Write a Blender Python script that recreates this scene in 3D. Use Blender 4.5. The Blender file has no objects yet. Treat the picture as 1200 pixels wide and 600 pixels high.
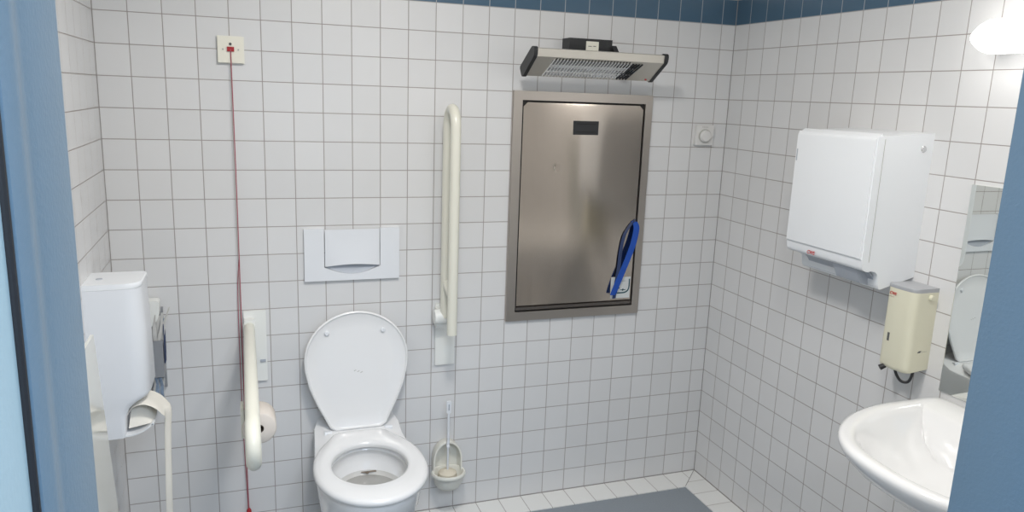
import bpy, bmesh, math, random
from mathutils import Vector, Matrix, noise
random.seed(4)
S = bpy.context.scene
COL = S.collection

# ------------------------------------------------------------------ camera
def cam_matrix(pitch, roll, yaw):
    cx, sx = math.cos(pitch), math.sin(pitch)
    cy, sy = math.cos(roll), math.sin(roll)
    cz, sz = math.cos(yaw), math.sin(yaw)
    Rz = Matrix(((cz, -sz, 0), (sz, cz, 0), (0, 0, 1)))
    Rx = Matrix(((1, 0, 0), (0, cx, -sx), (0, sx, cx)))
    Ry = Matrix(((cy, 0, sy), (0, 1, 0), (-sy, 0, cy)))
    return Rz @ Rx @ Ry
M = cam_matrix(-0.2094, -0.0370, -0.3459)
rt, fw, up = M.col[0], M.col[1], M.col[2]
cam = bpy.data.cameras.new('camera'); cam.sensor_width = 36; cam.lens = 36 * 883.5 / 1200; cam.clip_start = 0.02
co = bpy.data.objects.new('camera', cam); COL.objects.link(co)
m4 = Matrix((rt, up, -fw)).transposed().to_4x4(); m4.translation = Vector((.42912, -2.75671, 1.68405))
co.matrix_world = m4
S.camera = co

# ------------------------------------------------------------------ world, lights, exposure
w = bpy.data.worlds.new('world'); S.world = w; w.use_nodes = True
w.node_tree.nodes['Background'].inputs[0].default_value = (.55, .65, .8, 1)
w.node_tree.nodes['Background'].inputs[1].default_value = .3
S.view_settings.view_transform = 'Standard'; S.view_settings.look = 'None'
S.view_settings.gamma = 1; S.view_settings.use_curve_mapping = False
S.view_settings.exposure = -.06
LAMP_STRENGTH = 6.0
def area(name, loc, size, power, color, shape='DISK', size_y=None, rot=(0, 0, 0)):
    l = bpy.data.lights.new(name, 'AREA'); l.shape = shape; l.size = size
    if size_y: l.size_y = size_y
    l.energy = power; l.color = color
    o = bpy.data.objects.new(name, l); COL.objects.link(o); o.location = loc; o.rotation_euler = rot
    return o
area('ceiling_light', (.85, -1.35, 2.47), .30, 24, (1, .97, .93))
area('ceiling_light', (1.35, -1.75, 2.47), .20, 8, (1, .97, .93))
area('corridor_light', (.75, -3.25, 2.45), 1.3, 64, (.72, .84, 1.0), 'RECTANGLE', .6)

# ------------------------------------------------------------------ materials
ANI = 0.25
def mat(name, col, rough=.5, metal=0, bump=0, bscale=60, var=0, vscale=8, coat=0, spec=.5, aniso=0, emis=0, bstretch=None, sss=0):
    m = bpy.data.materials.new(name); m.use_nodes = True
    nt = m.node_tree; b = nt.nodes['Principled BSDF']
    b.inputs['Base Color'].default_value = (*col, 1); b.inputs['Roughness'].default_value = rough
    b.inputs['Metallic'].default_value = metal; b.inputs['Coat Weight'].default_value = coat
    b.inputs['Coat Roughness'].default_value = .08
    b.inputs['Specular IOR Level'].default_value = spec
    if aniso:
        b.inputs['Anisotropic'].default_value = aniso
        tg = nt.nodes.new('ShaderNodeTangent'); tg.direction_type = 'RADIAL'; tg.axis = 'Z'
        nt.links.new(tg.outputs[0], b.inputs['Tangent']); b.inputs['Anisotropic Rotation'].default_value = ANI
    if emis:
        b.inputs['Emission Color'].default_value = (*col, 1); b.inputs['Emission Strength'].default_value = emis
    geo = nt.nodes.new('ShaderNodeNewGeometry')
    if var:
        n = nt.nodes.new('ShaderNodeTexNoise'); n.inputs['Scale'].default_value = vscale; n.inputs['Detail'].default_value = 3
        nt.links.new(geo.outputs['Position'], n.inputs['Vector'])
        mx = nt.nodes.new('ShaderNodeMix'); mx.data_type = 'RGBA'
        mx.inputs[6].default_value = (*[c * (1 - var) for c in col], 1); mx.inputs[7].default_value = (*[min(1, c * (1 + var)) for c in col], 1)
        nt.links.new(n.outputs['Fac'], mx.inputs[0]); nt.links.new(mx.outputs[2], b.inputs['Base Color'])
    if bump:
        n = nt.nodes.new('ShaderNodeTexNoise'); n.inputs['Scale'].default_value = bscale; n.inputs['Detail'].default_value = 2
        if bstretch:
            mp = nt.nodes.new('ShaderNodeMapping'); mp.inputs['Scale'].default_value = bstretch
            nt.links.new(geo.outputs['Position'], mp.inputs['Vector']); nt.links.new(mp.outputs[0], n.inputs['Vector'])
        else:
            nt.links.new(geo.outputs['Position'], n.inputs['Vector'])
        bp = nt.nodes.new('ShaderNodeBump'); bp.inputs['Strength'].default_value = bump; bp.inputs['Distance'].default_value = .001
        nt.links.new(n.outputs['Fac'], bp.inputs['Height']); nt.links.new(bp.outputs[0], b.inputs['Normal'])
    return m

def tile_mat(name, axis, off, blue=True, plain=False):
    """10 cm glazed tiles laid out in world metres; axis 0 or 1 is the horizontal run, z the rows."""
    m = bpy.data.materials.new(name); m.use_nodes = True
    nt = m.node_tree; L = nt.links; b = nt.nodes['Principled BSDF']
    geo = nt.nodes.new('ShaderNodeNewGeometry'); sp = nt.nodes.new('ShaderNodeSeparateXYZ')
    L.new(geo.outputs['Position'], sp.inputs[0])
    def math_(op, a, b_=None, c=None):
        n = nt.nodes.new('ShaderNodeMath'); n.operation = op
        for i, v in enumerate((a, b_, c)):
            if v is None: continue
            if isinstance(v, (int, float)): n.inputs[i].default_value = v
            else: L.new(v, n.inputs[i])
        return n.outputs[0]
    h = math_('MULTIPLY', math_('ADD', sp.outputs[axis], -off), 10)
    def line(c, wid):
        f = math_('FRACT', c)
        d = math_('MINIMUM', f, math_('SUBTRACT', 1, f))          # in tiles
        n = nt.nodes.new('ShaderNodeMapRange'); n.interpolation_type = 'SMOOTHSTEP'
        L.new(d, n.inputs[0]); n.inputs[1].default_value = wid * .6; n.inputs[2].default_value = wid * 1.5
        n.inputs[3].default_value = 1; n.inputs[4].default_value = 0
        return n.outputs[0]
    gr = line(h, .013)
    if not plain:
        z = math_('MULTIPLY', sp.outputs[2], 10)
        gr = math_('MAXIMUM', gr, line(z, .013))
    # tint per tile
    cb = nt.nodes.new('ShaderNodeCombineXYZ'); L.new(math_('FLOOR', h), cb.inputs[0])
    if not plain: L.new(math_('FLOOR', z), cb.inputs[1])
    wn = nt.nodes.new('ShaderNodeTexWhiteNoise'); wn.noise_dimensions = '3D'; L.new(cb.outputs[0], wn.inputs[0])
    mr = nt.nodes.new('ShaderNodeMapRange'); L.new(wn.outputs[0], mr.inputs[0]); mr.inputs[3].default_value = .975; mr.inputs[4].default_value = 1.025
    def rgbmix(f, a, c):
        n = nt.nodes.new('ShaderNodeMix'); n.data_type = 'RGBA'
        if isinstance(f, (int, float)): n.inputs[0].default_value = f
        else: L.new(f, n.inputs[0])
        for i, v in ((6, a), (7, c)):
            if isinstance(v, tuple): n.inputs[i].default_value = v
            else: L.new(v, n.inputs[i])
        return n.outputs[2]
    white = (.68, .68, .68, 1) if not plain else (.78, .78, .76, 1)
    base, grout = white, (.33, .30, .285, 1)
    rough = .22
    if blue and not plain:
        band = math_('MULTIPLY', math_('GREATER_THAN', sp.outputs[2], 2.0), math_('LESS_THAN', sp.outputs[2], 2.1))
        base = rgbmix(band, white, (.065, .125, .19, 1))
        grout = rgbmix(band, grout, (.36, .38, .40, 1))
    hs = nt.nodes.new('ShaderNodeVectorMath'); hs.operation = 'SCALE'
    if isinstance(base, tuple): hs.inputs[0].default_value = base[:3]
    else: L.new(base, hs.inputs[0])
    L.new(mr.outputs[0], hs.inputs['Scale'])
    c = rgbmix(gr, hs.outputs[0], grout)
    if not plain:
        top = math_('GREATER_THAN', sp.outputs[2], 2.1015)          # painted plaster above the tiles
        c = rgbmix(top, c, (.74, .73, .71, 1))
        gr = math_('MULTIPLY', gr, math_('SUBTRACT', 1, top))
    L.new(c, b.inputs['Base Color'])
    r = nt.nodes.new('ShaderNodeMapRange'); L.new(gr, r.inputs[0]); r.inputs[3].default_value = rough; r.inputs[4].default_value = .9
    L.new(r.outputs[0], b.inputs['Roughness'])
    n = nt.nodes.new('ShaderNodeTexNoise'); n.inputs['Scale'].default_value = 9; L.new(geo.outputs['Position'], n.inputs['Vector'])
    hgt = math_('ADD', math_('MULTIPLY', math_('SUBTRACT', 1, gr), 1), math_('MULTIPLY', n.outputs['Fac'], .5))
    bp = nt.nodes.new('ShaderNodeBump'); bp.inputs['Strength'].default_value = .5; bp.inputs['Distance'].default_value = .001
    L.new(hgt, bp.inputs['Height']); L.new(bp.outputs[0], b.inputs['Normal'])
    return m

T_BACK = tile_mat('tiles_back', 0, .0)
T_SIDE = tile_mat('tiles_side', 1, .006)
T_FLX = tile_mat('floor_tiles_x', 0, .0, plain=True)
T_FLY = tile_mat('floor_tiles_y', 1, .006, plain=True)
PLASTER = mat('plaster', (.78, .77, .75), .8, bump=.2, bscale=120)
CORR = mat('corridor_paint', (.62, .66, .68), .8, bump=.2, bscale=120)
GREYFLOOR = mat('grey_floor', (.25, .28, .31), .75, bump=.5, bscale=500, var=.12, vscale=160)
GROUT = mat('corner_seal', (.27, .255, .245), .8)
BLUE = mat('blue_paint', (.128, .198, .262), .38, bump=.25, bscale=260, var=.03, vscale=3)
LEAF = mat('pale_blue_paint', (.34, .48, .55), .4, bump=.2, bscale=200)
RUBBER = mat('black_rubber', (.012, .013, .016), .6)
CERAMIC = mat('white_ceramic', (.82, .82, .82), .12, coat=.6, var=.01)
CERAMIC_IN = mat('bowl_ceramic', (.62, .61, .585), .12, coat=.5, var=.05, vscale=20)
WATER = mat('water', (.36, .355, .335), .03, coat=.3, var=.1, vscale=25)
STAIN = mat('brown_stain', (.16, .12, .085), .5)
SEATP = mat('seat_plastic', (.80, .80, .80), .2, coat=.35)
WPLAST = mat('white_plastic', (.74, .76, .79), .32, bump=.05, bscale=300)
GPLAST = mat('grey_plastic', (.40, .43, .48), .35)
DWHITE = mat('white_enamel', (.80, .82, .84), .3)
CREAM = mat('cream_plastic', (.78, .77, .70), .35)
RAILC = mat('cream_rail', (.72, .71, .62), .3)
RAILW = mat('white_rail_plate', (.80, .81, .78), .4)
SOAPC = mat('cream_soap_case', (.69, .67, .53), .3, var=.03, vscale=12)
SOAPT = mat('soap_grey_top', (.40, .41, .43), .4)
BINC = mat('cream_glossy', (.70, .70, .64), .12, coat=.5)
IVORY = mat('ivory_plastic', (.80, .78, .68), .4)
WHT = mat('offwhite_plastic', (.70, .69, .67), .4)
BLACK = mat('black_plastic', (.02, .021, .023), .45)
BLACK2 = mat('dark_recess', (.008, .008, .009), .6)
RED = mat('red_plastic', (.36, .01, .015), .4)
CORD = mat('red_cord', (.36, .09, .12), .7)
LOGO = mat('red_print', (.55, .03, .03), .5)
PRINT = mat('dark_print', (.10, .10, .10), .5)
SGREY = mat('faint_print', (.45, .45, .42), .5)
STEEL = mat('brushed_steel', (.56, .50, .44), .155, 1, bump=.012, bscale=1, bstretch=(14, 14, 900), aniso=.8, var=.03, vscale=5)
STEELF = mat('frame_steel', (.50, .46, .42), .36, 1, bump=.05, bscale=1, bstretch=(700, 700, 700))
STEELD = mat('recess_steel', (.20, .18, .165), .4, 1)
HALU = mat('heater_aluminium', (.62, .59, .53), .42, .75)
REFL = mat('polished_reflector', (.60, .60, .61), .22, 1, bump=.3, bscale=220)
WIRE = mat('bright_wire', (.88, .88, .87), .3, .5)
CHROME = mat('chrome', (.75, .75, .76), .08, 1)
QUARTZ = mat('quartz_tube', (.80, .80, .80), .15, coat=.5)
STRAP = mat('blue_webbing', (.008, .075, .42), .55, bump=.5, bscale=700)
STRAPD = mat('navy_webbing', (.012, .03, .10), .6, bump=.5, bscale=700)
LABELW = mat('label_white', (.62, .64, .64), .4)
TEAL = mat('teal_print', (.02, .08, .10), .5)
PAPER = mat('cream_paper', (.80, .77, .70), .85, bump=.3, bscale=180)
ROLLP = mat('toilet_paper', (.70, .64, .58), .9, bump=.5, bscale=250)
CORE = mat('cardboard', (.09, .07, .055), .9)
BAGW = mat('bag_white', (.72, .71, .68), .5, var=.1, vscale=60)
BAGP = mat('bag_print', (.30, .38, .50), .5, var=.6, vscale=110)
HOLDG = mat('holder_grey', (.33, .34, .36), .4, .3)
BRISTLE = mat('bristle', (.70, .64, .52), .8, bump=.8, bscale=300)
MIRROR = mat('mirror_glass', (.74, .76, .73), .01, 1)
GLOW = mat('lamp_glow', (1, .975, .94), .4, emis=LAMP_STRENGTH)

# ------------------------------------------------------------------ helpers (all shapes given in world metres)
WORLD = {}
def label(o, lab, cat, group=None):
    o['label'] = lab; o['category'] = cat
    if group: o['group'] = group
    return o
def thing(name, lab, cat, loc, group=None):
    o = bpy.data.objects.new(name, None); COL.objects.link(o); o.empty_display_size = .05
    o.location = loc; WORLD[o.name] = Vector(loc)
    return label(o, lab, cat, group)
def obj(name, bm, m, parent=None, smooth=35, bevel=0, seg=2, origin=None, subsurf=0):
    me = bpy.data.meshes.new(name)
    if bevel:
        bmesh.ops.bevel(bm, geom=[e for e in bm.edges if len(e.link_faces) == 2 and e.calc_face_angle(0) > .5], offset=bevel, segments=seg, affect='EDGES', clamp_overlap=True)
    bmesh.ops.recalc_face_normals(bm, faces=bm.faces)
    pl = WORLD[parent.name] if parent else Vector((0, 0, 0))
    if origin is None:
        c = [v.co for v in bm.verts]
        origin = Vector([(min(p[i] for p in c) + max(p[i] for p in c)) / 2 for i in range(3)])
        origin.z = min(p[2] for p in c)
    origin = Vector(origin)
    for v in bm.verts: v.co -= origin
    bm.to_mesh(me); bm.free()
    o = bpy.data.objects.new(name, me); COL.objects.link(o)
    o.parent = parent; o.location = origin - pl; WORLD[o.name] = origin
    for mm in (m if isinstance(m, (list, tuple)) else [m]): me.materials.append(mm)
    if smooth:
        me.shade_smooth()
        try: me.set_sharp_from_angle(angle=math.radians(smooth))
        except Exception: pass
    if subsurf:
        md = o.modifiers.new('subdivision', 'SUBSURF'); md.levels = md.render_levels = subsurf
    return o
def struct(name, bm, m, parent=None, **k):
    o = obj(name, bm, m, parent, smooth=0, origin=(0, 0, 0), **k)
    if not parent: o['kind'] = 'structure'
    return o
def box(lo, hi, bm=None):
    bm = bm or bmesh.new()
    vs = [bm.verts.new((x, y, z)) for x in (lo[0], hi[0]) for y in (lo[1], hi[1]) for z in (lo[2], hi[2])]
    for f in ((0, 1, 3, 2), (4, 6, 7, 5), (0, 4, 5, 1), (2, 3, 7, 6), (0, 2, 6, 4), (1, 5, 7, 3)):
        bm.faces.new([vs[i] for i in f])
    return bm
def prism(pts, axis, a, b, bm=None):
    """extrude a 2D outline along an axis; pts are the two other coordinates in x,y,z order"""
    bm = bm or bmesh.new()
    def P(p, t):
        q = list(p); q.insert(axis, t); return q
    A = [bm.verts.new(P(p, a)) for p in pts]; B = [bm.verts.new(P(p, b)) for p in pts]
    n = len(pts)
    bm.faces.new(A); bm.faces.new(B[::-1])
    for i in range(n): bm.faces.new((A[i], A[(i + 1) % n], B[(i + 1) % n], B[i]))
    return bm
def loft(rings, bm=None, cap0=True, cap1=True, closed=True):
    bm = bm or bmesh.new()
    R = [[bm.verts.new(p) for p in r] for r in rings]
    n = len(R[0])
    for a, b in zip(R, R[1:]):
        for i in range(n if closed else n - 1):
            bm.faces.new((a[i], a[(i + 1) % n], b[(i + 1) % n], b[i]))
    if cap0: bm.faces.new(R[0])
    if cap1: bm.faces.new(R[-1][::-1])
    return bm
def smoothpath(pts, n=8):
    pts = [Vector(p) for p in pts]; out = []
    for i in range(len(pts) - 1):
        p0 = pts[max(0, i - 1)]; p1 = pts[i]; p2 = pts[i + 1]; p3 = pts[min(len(pts) - 1, i + 2)]
        for k in range(n):
            t = k / n
            out.append(.5 * ((2 * p1) + (p2 - p0) * t + (2 * p0 - 5 * p1 + 4 * p2 - p3) * t * t + (3 * p1 - p0 - 3 * p2 + p3) * t ** 3))
    out.append(pts[-1]); return out
def tube(pts, r, seg=16, bm=None, cap=True):
    pts = [Vector(p) for p in pts]; rings = []
    rs = r if isinstance(r, (list, tuple)) else [r] * len(pts)
    prev = None
    for i, p in enumerate(pts):
        t = (pts[min(i + 1, len(pts) - 1)] - pts[max(i - 1, 0)]).normalized()
        if prev is None:
            a = t.orthogonal().normalized()
        else:
            a = (prev - t * prev.dot(t)).normalized()
        prev = a; b = t.cross(a)
        rings.append([p + (a * math.cos(2 * math.pi * k / seg) + b * math.sin(2 * math.pi * k / seg)) * rs[i] for k in range(seg)])
    return loft(rings, bm, cap, cap)
def lathe(prof, c, axis=2, seg=32, bm=None, cap=True):
    rings = []
    for r, h in prof:
        ring = []
        for k in range(seg):
            a = 2 * math.pi * k / seg; u, v = r * math.cos(a), r * math.sin(a)
            p = [u, v]; p.insert(axis, h); ring.append(Vector(c) + Vector(p))
        rings.append(ring)
    return loft(rings, bm, cap, cap)
def rounded(pts, r, n=5):
    """round the corners of a 2D polygon; r: number or list per corner"""
    out = []; N = len(pts)
    for i, p in enumerate(pts):
        rr = r[i] if isinstance(r, (list, tuple)) else r
        p = Vector(p)
        if rr <= 0: out.append(p); continue
        a = Vector(pts[i - 1]) - p; b = Vector(pts[(i + 1) % N]) - p
        q1 = p + a.normalized() * min(rr, a.length * .49); q2 = p + b.normalized() * min(rr, b.length * .49)
        for k in range(n + 1):
            t = k / n; out.append(q1 * (1 - t) ** 2 + p * 2 * t * (1 - t) + q2 * t * t)
    return [tuple(v) for v in out]
def sheet(rows, thick=.0008):
    """a grid of points given a thin real thickness"""
    R = [[Vector(p) for p in r] for r in rows]; n, m = len(R), len(R[0]); h = thick / 2
    T, U = [], []
    for i in range(n):
        t_, u_ = [], []
        for j in range(m):
            du = R[min(i + 1, n - 1)][j] - R[max(i - 1, 0)][j]; dv = R[i][min(j + 1, m - 1)] - R[i][max(j - 1, 0)]
            nn = du.cross(dv)
            nn = nn.normalized() if nn.length > 1e-12 else Vector((0, 0, 1))
            t_.append(R[i][j] + nn * h); u_.append(R[i][j] - nn * h)
        T.append(t_); U.append(u_)
    bm = bmesh.new()
    A = [[bm.verts.new(p) for p in r] for r in T]; B = [[bm.verts.new(p) for p in r] for r in U]
    for i in range(n - 1):
        for j in range(m - 1):
            bm.faces.new((A[i][j], A[i][j + 1], A[i + 1][j + 1], A[i + 1][j])); bm.faces.new((B[i][j], B[i + 1][j], B[i + 1][j + 1], B[i][j + 1]))
    for i in range(n - 1):
        bm.faces.new((A[i][0], A[i + 1][0], B[i + 1][0], B[i][0])); bm.faces.new((A[i][-1], B[i][-1], B[i + 1][-1], A[i + 1][-1]))
    for j in range(m - 1):
        bm.faces.new((A[0][j], B[0][j], B[0][j + 1], A[0][j + 1])); bm.faces.new((A[-1][j], A[-1][j + 1], B[-1][j + 1], B[-1][j]))
    return bm
def text(name, s, size, m, parent, origin, xdir, updir, ext=.0003, shear=0, spacing=1):
    cu = bpy.data.curves.new(name, 'FONT'); cu.body = s; cu.size = size; cu.extrude = ext; cu.shear = shear; cu.space_character = spacing
    cu.offset = size * .012
    tmp = bpy.data.objects.new('tmp', cu); COL.objects.link(tmp)
    dg = bpy.context.evaluated_depsgraph_get(); me = bpy.data.meshes.new_from_object(tmp.evaluated_get(dg))
    bpy.data.objects.remove(tmp)
    X = Vector(xdir).normalized(); U = Vector(updir).normalized(); Z = X.cross(U)
    bm = bmesh.new(); bm.from_mesh(me); bpy.data.meshes.remove(me)
    for v in bm.verts: v.co = Vector(origin) + X * v.co.x + U * v.co.y + Z * v.co.z
    return obj(name, bm, m, parent, smooth=0)

# ------------------------------------------------------------------ the room
XR, YF, ZC = 2.367, -2.2, 2.5
DL, DR, DH = .322, 1.165, 2.06       # clear door opening
struct('floor', box((-.12, YF - .12, -.1), (XR + .12, .12, 0)), GREYFLOOR)
b_ = .125; e_ = .004
struct('trim_1', prism([(0, 0), (XR, 0), (XR - b_, -b_), (b_, -b_)], 2, 0, e_), T_FLX)
struct('trim_2', prism([(XR, 0), (XR, YF), (XR - b_, YF), (XR - b_, -b_)], 2, 0, e_), T_FLY)
struct('trim_3', prism([(0, 0), (b_, -b_), (b_, YF), (0, YF)], 2, 0, e_), T_FLY)
struct('trim_4', tube([(XR - .003, -.003, e_), (XR - b_ + .002, -b_ + .002, e_)], .0015, 6), GROUT)
struct('wall_back', box((-.12, 0, 0), (XR + .12, .12, ZC)), T_BACK)
struct('wall_left', box((-.12, YF - .12, 0), (0, 0, ZC)), T_SIDE)
struct('wall_right', box((XR, YF - .12, 0), (XR + .12, 0, ZC)), T_SIDE)
bm = box((0, YF - .12, 0), (DL - .03, YF, ZC)); box((DR + .03, YF - .12, 0), (XR, YF, ZC), bm); box((DL - .03, YF - .12, DH + .03), (DR + .03, YF, ZC), bm)
struct('wall_front', bm, T_BACK)
struct('ceiling', box((-.12, YF - .12, ZC), (XR + .12, .12, ZC + .1)), PLASTER)
# dark seal in the inner corners and along the floor
struct('trim_5', tube([(.0, .0, 0), (.0, .0, 2.1)], .0022, 8), GROUT)
struct('trim_6', tube([(XR, .0, 0), (XR, .0, 2.1)], .0022, 8), GROUT)
bm = tube([(0, 0, .004), (XR, 0, .004)], .0032, 8); tube([(XR, 0, .004), (XR, YF, .004)], .0032, 8, bm); tube([(0, 0, .004), (0, YF, .004)], .0032, 8, bm)
struct('trim_7', bm, GROUT)
# corridor outside the door
struct('floor_corridor', box((-1.6, -4.4, -.1), (3.2, YF - .12, 0)), GREYFLOOR)
struct('wall_corridor', box((-1.6, -4.5, 0), (3.2, -4.4, ZC)), CORR)
struct('wall_corridor_left', box((-1.7, -4.4, 0), (-1.6, YF - .12, ZC)), CORR)
struct('wall_corridor_right', box((3.2, -4.4, 0), (3.3, YF - .12, ZC)), CORR)
struct('ceiling_corridor', box((-1.6, -4.4, ZC), (3.2, YF - .12, ZC + .1)), PLASTER)

# door frame: folded sheet steel lining with a rebate and rubber seal
def jamb(x, s):
    """plan profile of one jamb; s=+1 when the opening lies towards +x"""
    P = [(x, YF + .004), (x, YF - .074), (x - s * .0015, YF - .079), (x - s * .0015, YF - .090), (x + s * .0005, YF - .097), (x + s * .0005, YF - .108),
         (x - s * .003, YF - .118), (x - s * .03, YF - .118), (x - s * .0301, YF + .004)]
    return P
df = bpy.data.objects.new('door_1', None); COL.objects.link(df); df.location = (DL, YF, 0); WORLD['door_1'] = Vector((DL, YF, 0)); df['kind'] = 'structure'
obj('jamb', prism(jamb(DL, 1), 2, 0, DH), BLUE, df)
obj('jamb', prism(jamb(DR, -1), 2, 0, DH), BLUE, df)
obj('head_frame', box((DL - .03, YF - .118, DH), (DR + .03, YF + .004, DH + .03)), BLUE, df, bevel=.002)
obj('rubber_seal', tube([(DL - .0065, YF - .1212, 0), (DL - .0065, YF - .1212, DH)], .0028, 10), RUBBER, df)
lf = obj('door_leaf', box((DL - .055, YF - 1.02, .008), (DL - .007, YF - .1243, DH)), LEAF, df, bevel=.002)
obj('door_handle', tube(smoothpath([(DL - .007, YF - .93, 1.02), (DL + .03, YF - .93, 1.02), (DL + .035, YF - .915, 1.02), (DL + .035, YF - .82, 1.02)], 4), .009, 12), CHROME, lf)

# ------------------------------------------------------------------ baby changing unit (recessed steel)
X0, X1, Z0, Z1 = 1.402, 1.998, .795, 1.704
bc = thing('changing_station', 'recessed stainless steel baby changing unit, closed, in the tiled back wall', 'changing station', (1.7, 0, Z0))
bm = bmesh.new()
fr = .036
for lo, hi in (((X0, -.014, Z0), (X0 + fr, 0, Z1)), ((X1 - .032, -.014, Z0), (X1, 0, Z1)), ((X0 + fr, -.014, Z1 - .034), (X1 - .032, 0, Z1)), ((X0 + fr, -.014, Z0), (X1 - .032, 0, Z0 + .036))): box(lo, hi, bm)
obj('frame', bm, STEELF, bc, bevel=.0012, seg=1)
obj('recess', box((X0 + fr, -.0030, Z0 + .036), (X1 - .032, 0, Z1 - .034)), BLACK2, bc, smooth=0)
dx0, dx1, dz0, dz1 = X0 + fr + .0045, X1 - .032 - .009, .857, Z1 - .034 - .008
pts = [(dx0, dz0), (dx1, dz0), (dx1, dz1 - .016), (dx1 - .014, dz1), (dx0 + .014, dz1), (dx0, dz1 - .016)]
# door panel with a small dent, built as a fine grid so that the dent is real
bm = bmesh.new()
NX, NZ = 130, 200; g = []
for j in range(NZ + 1):
    row = []
    for i in range(NX + 1):
        x = dx0 + (dx1 - dx0) * i / NX; z = dz0 + (dz1 - dz0) * j / NZ
        dd = math.hypot(x - 1.588, (z - 1.414) * .8)
        y = -.0135 + .0011 * math.exp(-(dd / .008) ** 2)
        q = x - (1.69 - .10 * (1.45 - z) ** 2 * (1 if z < 1.45 else 0))
        y -= .0028 * math.exp(-(q / .11) ** 2) * math.sin(math.pi * j / NZ) ** .5 * math.sin(math.pi * i / NX) + .0012 * noise.noise(Vector((x * 4, z * 2, 0))) * math.sin(math.pi * j / NZ) * math.sin(math.pi * i / NX)
        zc = min(z, dz1 - max(0, .016 - (x - dx0)), dz1 - max(0, .016 - (dx1 - x)))
        row.append(bm.verts.new((x, y, zc)))
    g.append(row)
for j in range(NZ):
    for i in range(NX): bm.faces.new((g[j][i], g[j][i + 1], g[j + 1][i + 1], g[j + 1][i]))
rim = [g[0][i] for i in range(NX + 1)] + [g[j][NX] for j in range(1, NZ + 1)] + [g[NZ][i] for i in range(NX - 1, -1, -1)] + [g[j][0] for j in range(NZ - 1, 0, -1)]
back = [bm.verts.new((v.co.x, -.0045, v.co.z)) for v in rim]
for i in range(len(rim)): bm.faces.new((rim[i], rim[(i + 1) % len(rim)], back[(i + 1) % len(rim)], back[i]))
door = obj('door', bm, STEEL, bc, smooth=40)
bm = box((1.652, -.0165, 1.543), (1.761, -.012, 1.597))
sl = obj('latch_slot', bm, BLACK, door, bevel=.003)
bm = bmesh.new(); box((1.664, -.0178, 1.553), (1.749, -.0162, 1.556), bm); box((1.664, -.0178, 1.584), (1.749, -.0162, 1.587), bm)
obj('slot_rim', bm, BLACK2, sl, smooth=0)
obj('lower_lip', prism([(-.002, .832), (-.012, .838), (-.012, .850), (-.002, .856)], 0, dx0, dx1 + .004), STEELD, bc, smooth=0)
# instruction sticker
st = obj('instruction_label', box((1.862, -.0172, .866), (1.951, -.0138, .957)), LABELW, door, bevel=.0008, smooth=0)
bm = bmesh.new()
arc = rounded([(1.946, .948), (1.946, .889), (1.884, .889)], [0, .03, 0], 8)
rows = []
for i, (x, z) in enumerate(arc):
    n = Vector(arc[min(i + 1, len(arc) - 1)]) - Vector(arc[max(i - 1, 0)]); n = Vector((-n[1], n[0])).normalized() * .0028
    rows.append([(x + n[0], -.0176, z + n[1]), (x - n[0], -.0176, z - n[1])])
bm = sheet(rows, .0005); box((1.882, -.0180, .9075), (1.902, -.0172, .9125), bm)
box((1.905, -.0180, .9000), (1.930, -.0172, .9030), bm); box((1.915, -.0180, .8975), (1.920, -.0172, .9065), bm)
box((1.893, -.0180, .9395), (1.928, -.0172, .9405), bm)
obj('sticker_print', bm, TEAL, st, smooth=0)
# webbing strap hanging out of the gap
def ribbon(c, wd, wdir, t=.0012):
    rows = []
    for p, d in zip(c, wdir):
        d = Vector(d).normalized() * wd / 2; rows.append([Vector(p) - d, Vector(p) + d])
    return sheet(rows, t)
c = smoothpath([(1.951, -.016, 1.192), (1.957, -.026, 1.165), (1.944, -.031, 1.10), (1.915, -.034, 1.02), (1.884, -.034, .94), (1.866, -.030, .884)], 6)
obj('strap', ribbon(c, .030, [(1, .15, -.12)] * len(c)), STRAP, bc)
c = smoothpath([(1.950, -.0165, 1.200), (1.930, -.021, 1.178), (1.905, -.022, 1.135), (1.893, -.022, 1.07), (1.888, -.024, 1.0), (1.878, -.027, .93), (1.874, -.026, .868)], 6)
obj('strap_tail', ribbon(c, .015, [(1, -.6, .35)] * len(c)), STRAPD, bc)

# ------------------------------------------------------------------ infrared heater
hx0, hx1 = 1.409, 1.915
ht = thing('infrared_heater', 'aluminium infrared heater with black end caps above the steel changing unit', 'heater', (1.66, 0, 1.75))
A, B, C_, D_, E_ = (-.118, 1.757), (-.219, 1.822), (-.222, 1.849), (-.200, 1.853), (-.092, 1.790)   # (y, z) section
# housing as shell with an opening in the slanted front face
bm = bmesh.new()
def quad(p): bm.faces.new([bm.verts.new(q) for q in p])
def PX(x, p): return (x, p[0], p[1])
for p, q in ((B, C_), (C_, D_), (D_, E_), (E_, A)): quad([PX(hx0, p), PX(hx1, p), PX(hx1, q), PX(hx0, q)])
ux0, ux1 = 1.475, 1.815
def LB(t): return (A[0] + (B[0] - A[0]) * t, A[1] + (B[1] - A[1]) * t)
quad([PX(hx0, A), PX(ux0, A), PX(ux0, B), PX(hx0, B)]); quad([PX(ux1, A), PX(hx1, A), PX(hx1, B), PX(ux1, B)])
quad([PX(ux0, A), PX(ux1, A), PX(ux1, LB(.08)), PX(ux0, LB(.08))]); quad([PX(ux0, LB(.86)), PX(ux1, LB(.86)), PX(ux1, B), PX(ux0, B)])
bmesh.ops.remove_doubles(bm, verts=bm.verts, dist=1e-5); bmesh.ops.recalc_face_normals(bm, faces=bm.faces)
hs = obj('housing', bm, HALU, ht, smooth=0)
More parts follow.
